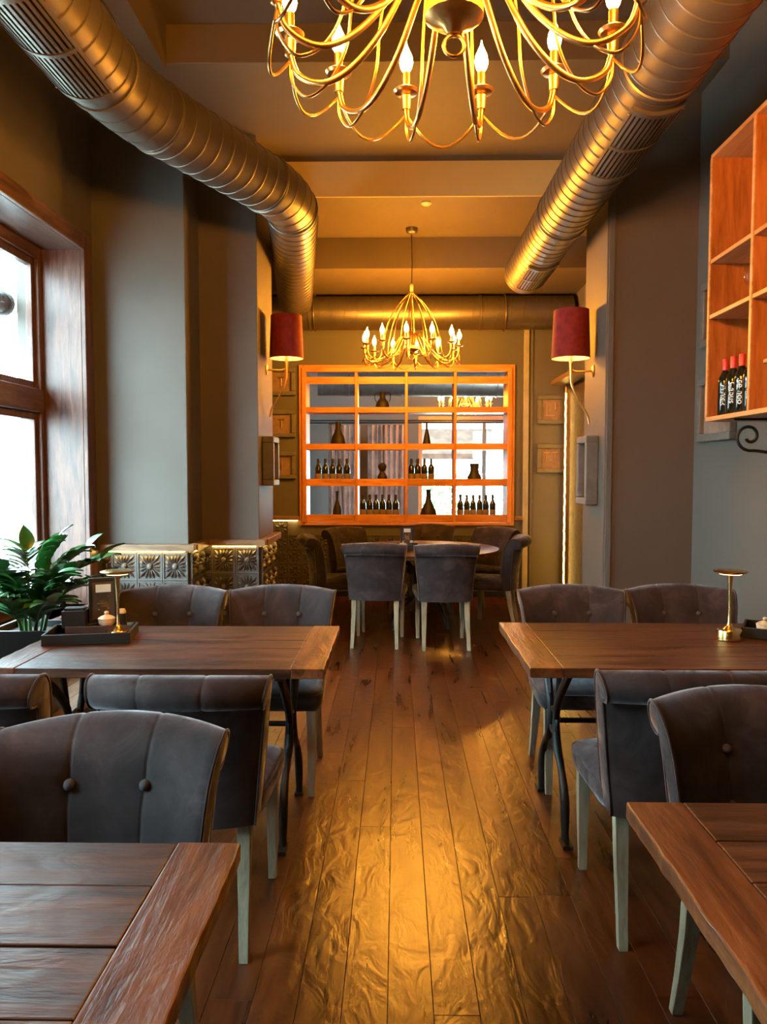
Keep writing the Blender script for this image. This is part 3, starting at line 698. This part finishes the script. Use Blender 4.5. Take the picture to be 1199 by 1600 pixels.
for nm, y in (('far one', 4.02), ('near one', 3.1)):
    t = thing('scroll_bracket', 'black wrought iron scroll bracket under the wine shelf, %s' % nm, 'bracket', (XR, y, 1.77))
    sp = []
    for k in range(26):                      # spiral then S-curve down to the wall
        an = math.radians(215 + k*16.5); r_ = .020+.0021*k; sp.append((-.245+r_*math.cos(an), 0, -.095+r_*math.sin(an)))
    e = sp[-1]
    tail = bez([e, (e[0]+.05,0,e[2]-.002), (-.12,0,-.185), (-.075,0,-.215), (-.05,0,-.28), (-.045,0,-.34), (-.014,0,-.40)], 5)
    MB().tube([Vector(p) for p in sp]+tail[1:], .0085, 8).build('scroll', IRON, t, smooth=60)
    MB().box(-.33, 0, -.011, .011, -.012, -.0015).build('top_bar', IRON, t)
    MB().box(-.012, -.0015, -.014, .014, -.44, -.012).build('wall_bar', IRON, t)

# ================================================================ tables
def ironleg(t, x):
    m = MB()
    for s in (-1, 1):
        m.tube(bez([(0,s*.30,.70),(0,s*.17,.60),(0,s*.075,.50),(0,s*.055,.41),(0,s*.085,.335),(0,s*.17,.27),(0,s*.235,.18),(0,s*.25,.08),(0,s*.255,.012)],5), lambda i: .015+.004*abs(math.sin(i*.25)), 8)
        m.box(-.020, .020, min(s*.235,s*.315), max(s*.235,s*.315), 0, .016)
        m.tube(bez([(0,s*.12,.70),(0,s*.10,.62),(0,s*.075,.52)],4), .012, 6)
    m.tube([(0,.07*math.cos(2*PI*k/20),.42+.05*math.sin(2*PI*k/20)) for k in range(20)], .010, 6, closed=True)
    m.box(-.02, .02, -.31, .31, .69, .7215)
    m.build('iron_leg', IRON, t, smooth=50, loc=(x,0,0))
def dining_table(label, x0, x1, y0, y1, seed):
    R = random.Random(seed)
    cx, cy = (x0+x1)/2, (y0+y1)/2; w, d = x1-x0, y1-y0
    t = thing('dining_table', label, 'table', (cx, cy, 0), 0, 'plank dining tables')
    eb = .125; n = 5; y = -d/2
    cuts = [0]+[ (k+R.uniform(-.12,.12))/n for k in range(1,n)]+[1]
    for k in range(n):
        a, b = -d/2+cuts[k]*d, -d/2+cuts[k+1]*d
        MB().box(-w/2+eb+.0012, w/2-eb-.0012, a+.0012, b-.0012, .722, .7595+R.uniform(-.0015,.001)).build('plank', TABX, t, bevel=.003)
    for s in (-1, 1):
        a, b = (-w/2, -w/2+eb) if s < 0 else (w/2-eb, w/2)
        m = MB(); L = []; N = 24
        for k in range(N+1):
            yy = -d/2+d*k/N; j = R.uniform(-.0025,.0025) if 0 < k < N else 0
            aa, bb = (a+j, b) if s < 0 else (a, b+j)
            L.append([(aa, yy, .722), (bb, yy, .722), (bb, yy, .7605), (aa, yy, .7605)])
        m.loops(L).build('end_board', TABY, t, bevel=.004)
    for s in (-1,1): ironleg(t, s*(w/2-.18))
    MB().tube([(-w/2+.18,0,.42),(w/2-.18,0,.42)], .012, 8).build('stretcher', IRON, t, smooth=50)
    return t
dining_table('plank table with tray and brass lamp on the left, by the plant', -1.56, -.27, 2.82, 3.62, 1)
dining_table('plank table with brass lamp on the right, under the wine shelf', .50, 1.92, 2.85, 3.72, 2)
dining_table('worn plank table in the bottom left foreground', -1.62, -.31, .66, 1.487, 3)
dining_table('worn plank table in the bottom right foreground', .514, 1.85, .86, 1.69, 4)
rt = thing('round_table', 'round wooden table under the back chandelier, ringed by chairs', 'table', (.22, 7.36, 0))
tr = .76
for k in range(8):      # boards of the round top, each clipped by the circle
    a, b = -tr+2*tr*k/8+.001, -tr+2*tr*(k+1)/8-.001
    pts = []
    for j in range(9): x = a+(b-a)*j/8; pts.append((x, -math.sqrt(max(0, tr*tr-x*x))))
    for j in range(9): x = b-(b-a)*j/8; pts.append((x, math.sqrt(max(0, tr*tr-x*x))))
    q = []
    for p in pts:
        if not q or (Vector(p)-Vector(q[-1])).length > 1e-4: q.append(p)
    if (Vector(q[0])-Vector(q[-1])).length < 1e-4: q.pop()
    MB().loops([[(x, y, .72) for x, y in q], [(x, y, .757) for x, y in q]]).build('top_board', TABY, rt)
for k in range(4):
    an = PI/4+k*PI/2
    m = MB().tube([Vector((math.cos(an)*r_, math.sin(an)*r_, z)) for r_, z in [(p.x, p.z) for p in bez([(.30,0,.70),(.12,0,.58),(.06,0,.42),(.10,0,.28),(.26,0,.20),(.34,0,.10),(.36,0,.012)],6)]], .016, 8)
    m.tube([(math.cos(an)*(.20+.05*math.cos(j*PI/6)), math.sin(an)*(.20+.05*math.cos(j*PI/6)), .32+.05*math.sin(j*PI/6)) for j in range(12)], .008, 6, closed=True)
    m.build('iron_leg', IRON, rt, smooth=50)
MB().lathe([(.09,.30),(.05,.34),(.045,.60),(.10,.69),(.34,.70),(.34,.719)], 20).build('column', IRON, rt, smooth=40)

# ================================================================ chairs
def make_chair():
    t = thing('upholstered_chair', 'x', 'chair', (0,0,0), 0)
    prof = [(-.040,.415),(-.036,.47),(-.030,.53),(-.022,.59),(-.012,.65),(.000,.71),(.014,.765),(.032,.815),(.055,.858),(.085,.888),(.118,.902),(.150,.897),(.174,.877),(.183,.848),(.176,.822),(.158,.805),(.136,.800),(.118,.803),(.104,.790),(.094,.74),(.082,.66),(.070,.57),(.062,.48),(.058,.405),(.01,.400)]
    nf = 18
    ts = [-1, -.985] + [-.96+1.92*k/24 for k in range(25)] + [.985, 1]
    for g in (-.35, .35): ts += [g+e for e in (-.05,-.025,-.01,0,.01,.025,.05)]
    ts = sorted(set(round(x, 4) for x in ts))
    def hw(z): return .222+max(0, (z-.42))/.48*.046 + .010*max(0,(z-.75)/.15)**2
    def P(tt, y, z, shr=0):
        x = tt*hw(z); yo = .215 + y - .085*tt*tt*(0.55+.45*(z-.4)/.5)
        zo = z - .022*tt*tt*max(0, (z-.6)/.3)
        return Vector((x, yo, zo))
    L = []
    for tt in ts:
        row = []
        cyz = (.03,.62)
        for k, (y, z) in enumerate(prof):
            yy, zz = y, z
            if abs(tt) > .97:
                f_ = .004 if abs(tt) < .99 else .012
                # pull inward along profile normal
                pa, pb = prof[k-1], prof[(k+1) % len(prof)]; nx, nz = (pb[1]-pa[1]), -(pb[0]-pa[0]); ln = math.hypot(nx, nz); yy += nx/ln*f_; zz += nz/ln*f_
            if k < nf:
                gd = sum(math.exp(-((tt-g)/.018)**2) for g in (-.35,.35))*.0024
                bd = sum(.012*math.exp(-(((tt-g)*.24)**2+(z-bz)**2)/.030**2) for g in (-.35,.35) for bz in (.625,.765))
                puff = -.005*(1-abs(tt)**4)*math.cos(min(1,abs(z-.66)/.28)*PI/2) if k < 9 else 0
                pa, pb = prof[max(0,k-1)], prof[k+1]; nx, nz = (pb[1]-pa[1]), -(pb[0]-pa[0]); ln = math.hypot(nx, nz)
                yy += nx/ln*(gd+bd); zz += nz/ln*(gd+bd*.3); yy += puff
            row.append(P(tt, yy, zz))
        L.append(row)
    br = MB().loops(L).build('backrest', VELVET, t, smooth=55)
    for s in (-1, 1):
        pts = [P(s*.985, y-.002*(k < 8), z) for k, (y, z) in enumerate(prof[:nf])]
        MB().tube(bez(pts, 2), .0042, 6).build('piping', VELVET, br, smooth=60)
        pts = [P(s*.985, y+.001, z) for (y, z) in prof[nf:-1]]
        MB().tube(bez(pts, 2), .0042, 6).build('piping', VELVET, br, smooth=60)
        for bz, by in ((.625,-.016),(.765,.014)):
            c = P(s*.35, by, bz); q = [[(c.x+r*math.cos(2*PI*k/14), c.y+yy-.25*r*math.sin(2*PI*k/14)*-1, c.z+r*math.sin(2*PI*k/14)) for k in range(14)] for r, yy in ((.0115,.010),(.013,.003),(.011,-.003),(.005,-.0065))]
            MB().loops(q).build('button', BUTTON, br, smooth=60)
    # seat cushion
    def outline(ins, n=48):
        out = []
        for k in range(n):
            a = 2*PI*k/n; c, s_ = math.cos(a), math.sin(a); e = .32
            u = math.copysign(abs(c)**e, c); v = math.copysign(abs(s_)**e, s_)
            hwid = (.250-.022*(v+1)/2)-ins; out.append((u*hwid, -.035+v*(.225-ins)))
        return out
    lv = [(.020,.402),(.004,.408),(-.004,.43),(-.006,.455),(-.002,.474),(.006,.486),(.03,.496),(.08,.504),(.15,.509)]
    LL = [[(x, y, z-.02*(y > .05)*((y-.05)/.2 if z < .42 else 0)) for x, y in outline(i)] for i, z in lv]
    st = MB().loops(LL).build('seat', VELVET, t, smooth=60)
    MB().tube([(x, y, .474) for x, y in outline(-.003)], .0042, 6, closed=True).build('piping', VELVET, st, smooth=60)
    for s in (-1, 1):
        def leg(pts):
            return MB().loops([[(x-h,y-h,z),(x+h,y-h,z),(x+h,y+h,z),(x-h,y+h,z)] for x, y, z, h in pts]).build('leg', LEGW, t, bevel=.002)
        leg([(s*.198,-.215,.0,.0145),(s*.200,-.212,.20,.0185),(s*.200,-.210,.402,.023)])
        leg([(s*.190,.275,.0,.0145),(s*.186,.245,.12,.0165),(s*.182,.215,.26,.0195),(s*.180,.195,.402,.022)])
    return t
ch = make_chair(); index_kids(ch)
CH = [
 ((-.680,1.53,0), 0.0, 'button-backed velvet chair in the left foreground facing the camera'),
 ((-.655,2.54,0), PI, 'velvet chair with its back to the camera at the left middle table, nearest the aisle'),
 ((-1.350,2.54,0), PI, 'velvet chair cut by the left edge, back to the camera at the left middle table'),
 ((-1.15,3.66,0), 0.0, 'velvet chair behind the left middle table, nearest the brass lamp and window'),
 ((-.590,3.68,0), 0.0, 'velvet chair behind the left middle table, at its aisle end'),
 ((.905,3.72,0), 0.0, 'velvet chair behind the right middle table, at its aisle end'),
 ((1.475,3.74,0), 0.0, 'velvet chair behind the right middle table, beside the brass lamp'),
 ((.965,1.79,0), 0.0, 'dark button-backed velvet chair in the right foreground facing the camera'),
 ((.900,2.62,0), PI, 'velvet chair with its back to the camera at the right middle table'),
 ((-.165,6.67,0), PI-.08, 'velvet chair at the round table with its back to the camera, left of the pair'),
 ((.40,6.61,0), PI+.06, 'velvet chair at the round table with its back to the camera, right of the pair'),
 ((-.55,7.24,0), PI/2+.15, 'velvet chair in profile at the left side of the round table'),
 ((-.37,7.97,0), .85, 'velvet chair at the round table, far left behind'),
 ((.36,8.32,0), -.05, 'velvet chair at the round table, directly behind the menu stand'),
 ((.87,7.99,0), -.85, 'velvet chair at the round table, far right behind'),
 ((.87,7.22,0), -PI/2-.22, 'velvet chair in profile at the right side of the round table'),
]
for k, (l, r, lab) in enumerate(CH):
    if k == 0: ch.location = l; ch.rotation_euler = (0,0,r); ch['label'] = lab; ch['group'] = 'velvet dining chairs'
    else: dup(ch, l, r, lab, 'velvet dining chairs')

# ================================================================ things on the tables
ZT = .7605
def table_lamp(label, x, y):
    t = thing('table_lamp', label, 'lamp', (x, y, ZT+.001), 0, 'brass table lamps')
    MB().lathe([(.050,0),(.052,.002),(.052,.042),(.050,.045),(.006,.046)], 36).build('base', BRASS, t, smooth=40)
    MB().lathe([(.026,.046),(.014,.058),(.0075,.072),(.006,.12),(.0075,.22),(.011,.275),(.016,.29)], 20).build('stem', BRASS, t, smooth=50)
    h = MB().lathe([(.010,.290),(.050,.290),(.069,.297),(.071,.301),(.066,.304),(.030,.307),(.004,.308)], 36).build('head', BRASS, t, smooth=50)
    m = MB(); seg = 28
    Ls = [[(r*math.cos(2*PI*k/seg), r*math.sin(2*PI*k/seg), z) for k in range(seg)] for r, z in ((.022,.2895),(.046,.2895),(.046,.288),(.022,.288))]
    m.loops(Ls, True, ring=True).build('light_ring', LAMPE, h)
table_lamp('brass mushroom table lamp on the left middle table', -1.215, 3.30)
table_lamp('brass mushroom table lamp on the right middle table', 1.455, 3.35)
def tray(label, x, y, rz, w, d):
    t = thing('serving_tray', label, 'tray', (x, y, ZT+.001), rz, 'black table trays')
    MB().box(-w/2, w/2, -d/2, d/2, 0, .008).build('base', BLACK, t)
    for (a, b, c, e) in ((-w/2,w/2,-d/2,-d/2+.010),(-w/2,w/2,d/2-.010,d/2),(-w/2,-w/2+.010,-d/2+.010,d/2-.010),(w/2-.010,w/2,-d/2+.010,d/2-.010)):
        MB().box(a, b, c, e, .008, .045).build('side', BLACK, t, bevel=.002)
def menu_stand(label, x, y, z, rz, board=True):
    t = thing('menu_stand', label, 'menu holder', (x, y, z), rz, 'black menu stands')
    h = .21; w = .125
    MB().box(-w/2-.01, w/2+.01, -.035, .035, 0, .012).build('foot', BLACK, t, bevel=.002)
    for (a, b, c, e) in ((-w/2,w/2,h-.016,h),(-w/2,w/2,.012,.028),(-w/2,-w/2+.016,.028,h-.016),(w/2-.016,w/2,.028,h-.016)):
        MB().box(a, b, -.010, .010, c, e).build('frame_bar', BLACK, t, bevel=.002)
    bd = MB().box(-w/2+.016, w/2-.016, -.004, .004, .028, h-.016).build('card', simple('card_brown', (.07,.045,.03), .6), t)
    MB().box(-.032, .032, -.006, -.0042, .145, .180).build('white_label', WHITEPEN, bd)
    for (px, pz, pw) in ((-.02,.118,.004),(.018,.125,.004),(0,.108,.020),(-.004,.095,.024),(.004,.082,.018),(-.02,.068,.004),(.02,.072,.004)):
        MB().box(px-pw, px+pw, -.0055, -.0042, pz-.003, pz+.003).build('gold_mark', GOLD, bd)
def bowl(label, x, y, z):
    t = thing('sugar_bowl', label, 'bowl', (x, y, z), 0, 'cream sugar bowls')
    MB().lathe([(.018,0),(.022,.004),(.033,.018),(.036,.034),(.034,.038)], 24).build('body', CERAM, t, smooth=50)
    l = MB().lathe([(.037,.038),(.037,.042),(.025,.050),(.010,.055),(.008,.058)], 24).build('lid', CERAM, t, smooth=50)
    MB().lathe([(.006,.058),(.010,.063),(.009,.070),(.003,.073)], 14).build('knob', CERAM, l, smooth=60)
def shaker(label, x, y, z):
    t = thing('pepper_shaker', label, 'shaker', (x, y, z), 0)
    MB().lathe([(.020,0),(.021,.004),(.017,.03),(.016,.055)], 18).build('body', BLACK, t, smooth=50)
    MB().lathe([(.0165,.055),(.0175,.062),(.012,.074),(.004,.076)], 18).build('cap', CERAM, t, smooth=50)
tray('black wooden tray on the left middle table beside the plant', -1.34, 3.32, .18, .36, .24)
zt = ZT+.0095
it = thing('condiment_caddy', 'small dark wooden caddy inside the tray on the left table', 'caddy', (-1.32, 3.345, zt), .18)
MB().box(-.12,.14,-.06,.08,0,.04).build('block', BLACK, it, bevel=.003)
MB().box(-.125,.145,-.068,-.060,.0,.055).build('front_lip', simple('brown_lip', (.05,.028,.02), .5), it, bevel=.002)
nb = thing('napkin_box', 'open black napkin box standing on the left table tray', 'box', (-1.415, 3.345, zt+.041), .18)
for (a,b,c,d) in ((-.055,.045,-.045,-.037),(-.055,.045,.037,.045),(-.055,-.047,-.037,.037),(.037,.045,-.037,.037)): MB().box(a,b,c,d,0,.075).build('side', BLACK, nb, bevel=.002)
MB().box(-.045,.035,-.03,.03,.001,.085).build('napkins', BLACK, nb)
menu_stand('black framed menu stand in the tray on the left table', -1.315, 3.395, zt+.041, .45)
bowl('cream lidded sugar bowl in the tray on the left table', -1.275, 3.325, zt+.041)
shaker('small dark shaker with pale cap on the left table tray', -1.222, 3.37, zt+.041)
tray('black wooden tray at the right edge of the right middle table', 1.71, 3.42, -.5, .30, .22)
bowl('cream lidded sugar bowl on the right middle table', 1.655, 3.445, zt)
tray('black tray in the middle of the round table', .10, 7.22, 0, .22, .22)
menu_stand('black menu stand on the round table', .10, 7.26, zt, 0)
bowl('tiny cream sugar bowl on the round table', .06, 7.17, zt)
shaker('tiny shaker with pale cap on the round table', .14, 7.17, zt)

# ================================================================ window platform and plant
pf = struct(MB().box(XL, -1.76, 3.0, 5.58, 0, .17).build('trim_8', BLACK), 'low platform under the window')
for k in range(4): MB().box(XL+k*.112+.001, XL+(k+1)*.112-.001, 3.0, 5.58, .17, .20).build('plank', PLANK2, pf, bevel=.002)
MB().box(-1.775, -1.745, 2.98, 5.58, .165, .202).build('nosing', PLANK2, pf, bevel=.004)
pp = thing('potted_plant', 'glossy green leafy plant in a tall black planter by the window', 'plant', (-1.94, 4.0, .201))
s0, s1 = .11, .155
MB().loops([[(-a,-a,z),(a,-a,z),(a,a,z),(-a,a,z)] for a, z in ((s0,0),(s1,.48),(s1-.015,.48),(s1-.02,.44))]).build('planter', BLACK, pp, bevel=.004)
MB().box(-.13,.13,-.13,.13,.438,.446).build('soil', SOIL, pp)
stems_scale = .64
lf = MB(); NL = 8; Lr = []
for k in range(NL+1):
    u = k/NL; w = .040*math.sin(PI*min(1,u**.75))**.9+.0008; zb = .012*math.sin(PI*u)-.02*u*u
    Lr.append([(u*.15, -w, zb+.006), (u*.15, 0, zb-.002), (u*.15, w, zb+.006), (u*.15, 0, zb-.0035)])
LEAFM = lf.loops(Lr).mesh('leaf', smooth=60); LEAFM.materials.append(LEAF)
R = random.Random(3)
stems = [(.32,-.02,.62),(.22,-.22,.55),(.02,-.25,.58),(-.12,-.20,.62),(.38,-.16,.50),(.10,.05,.74),(-.05,.08,.66),(.20,.12,.68),(-.15,-.02,.52),(.26,-.34,.36),(-.02,-.36,.40)]
for (dx, dy, h) in stems:
    h *= stems_scale
    bx0, by0 = dx*.22, dy*.22
    pts = bez([(bx0,by0,.44),(bx0+dx*.12,by0+dy*.12,.44+h*.38),(bx0+dx*.45,by0+dy*.45,.44+h*.78),(bx0+dx,by0+dy,.44+h)], 6)
    st = MB().tube(pts, lambda i, n=len(pts): .010*(1-.7*i/n), 7).build('stem', STEM, pp, smooth=60)
    n = len(pts)
    for k in range(5, n):
        tan = (pts[min(k+1,n-1)]-pts[k-1]).normalized()
        side = tan.cross(Vector((0,0,1))).normalized()
        for s in ((-1,1) if k < n-1 else (0,)):
            d = (tan*.65+side*s*.9+Vector((0,0,R.uniform(-.05,.3)))).normalized()
            z = d.cross(tan.cross(d)).normalized() if s else side
            up = (Vector((0,0,1))-d*d.z).normalized(); up = (up+side*R.uniform(-.35,.35)).normalized(); yv = up.cross(d).normalized(); up = d.cross(yv)
            mt = Matrix((d, yv, up)).transposed()
            sc = R.uniform(.75,1.1)
            link('leaf', LEAFM, None, st, pts[k], mt.to_euler(), (sc,sc,sc))
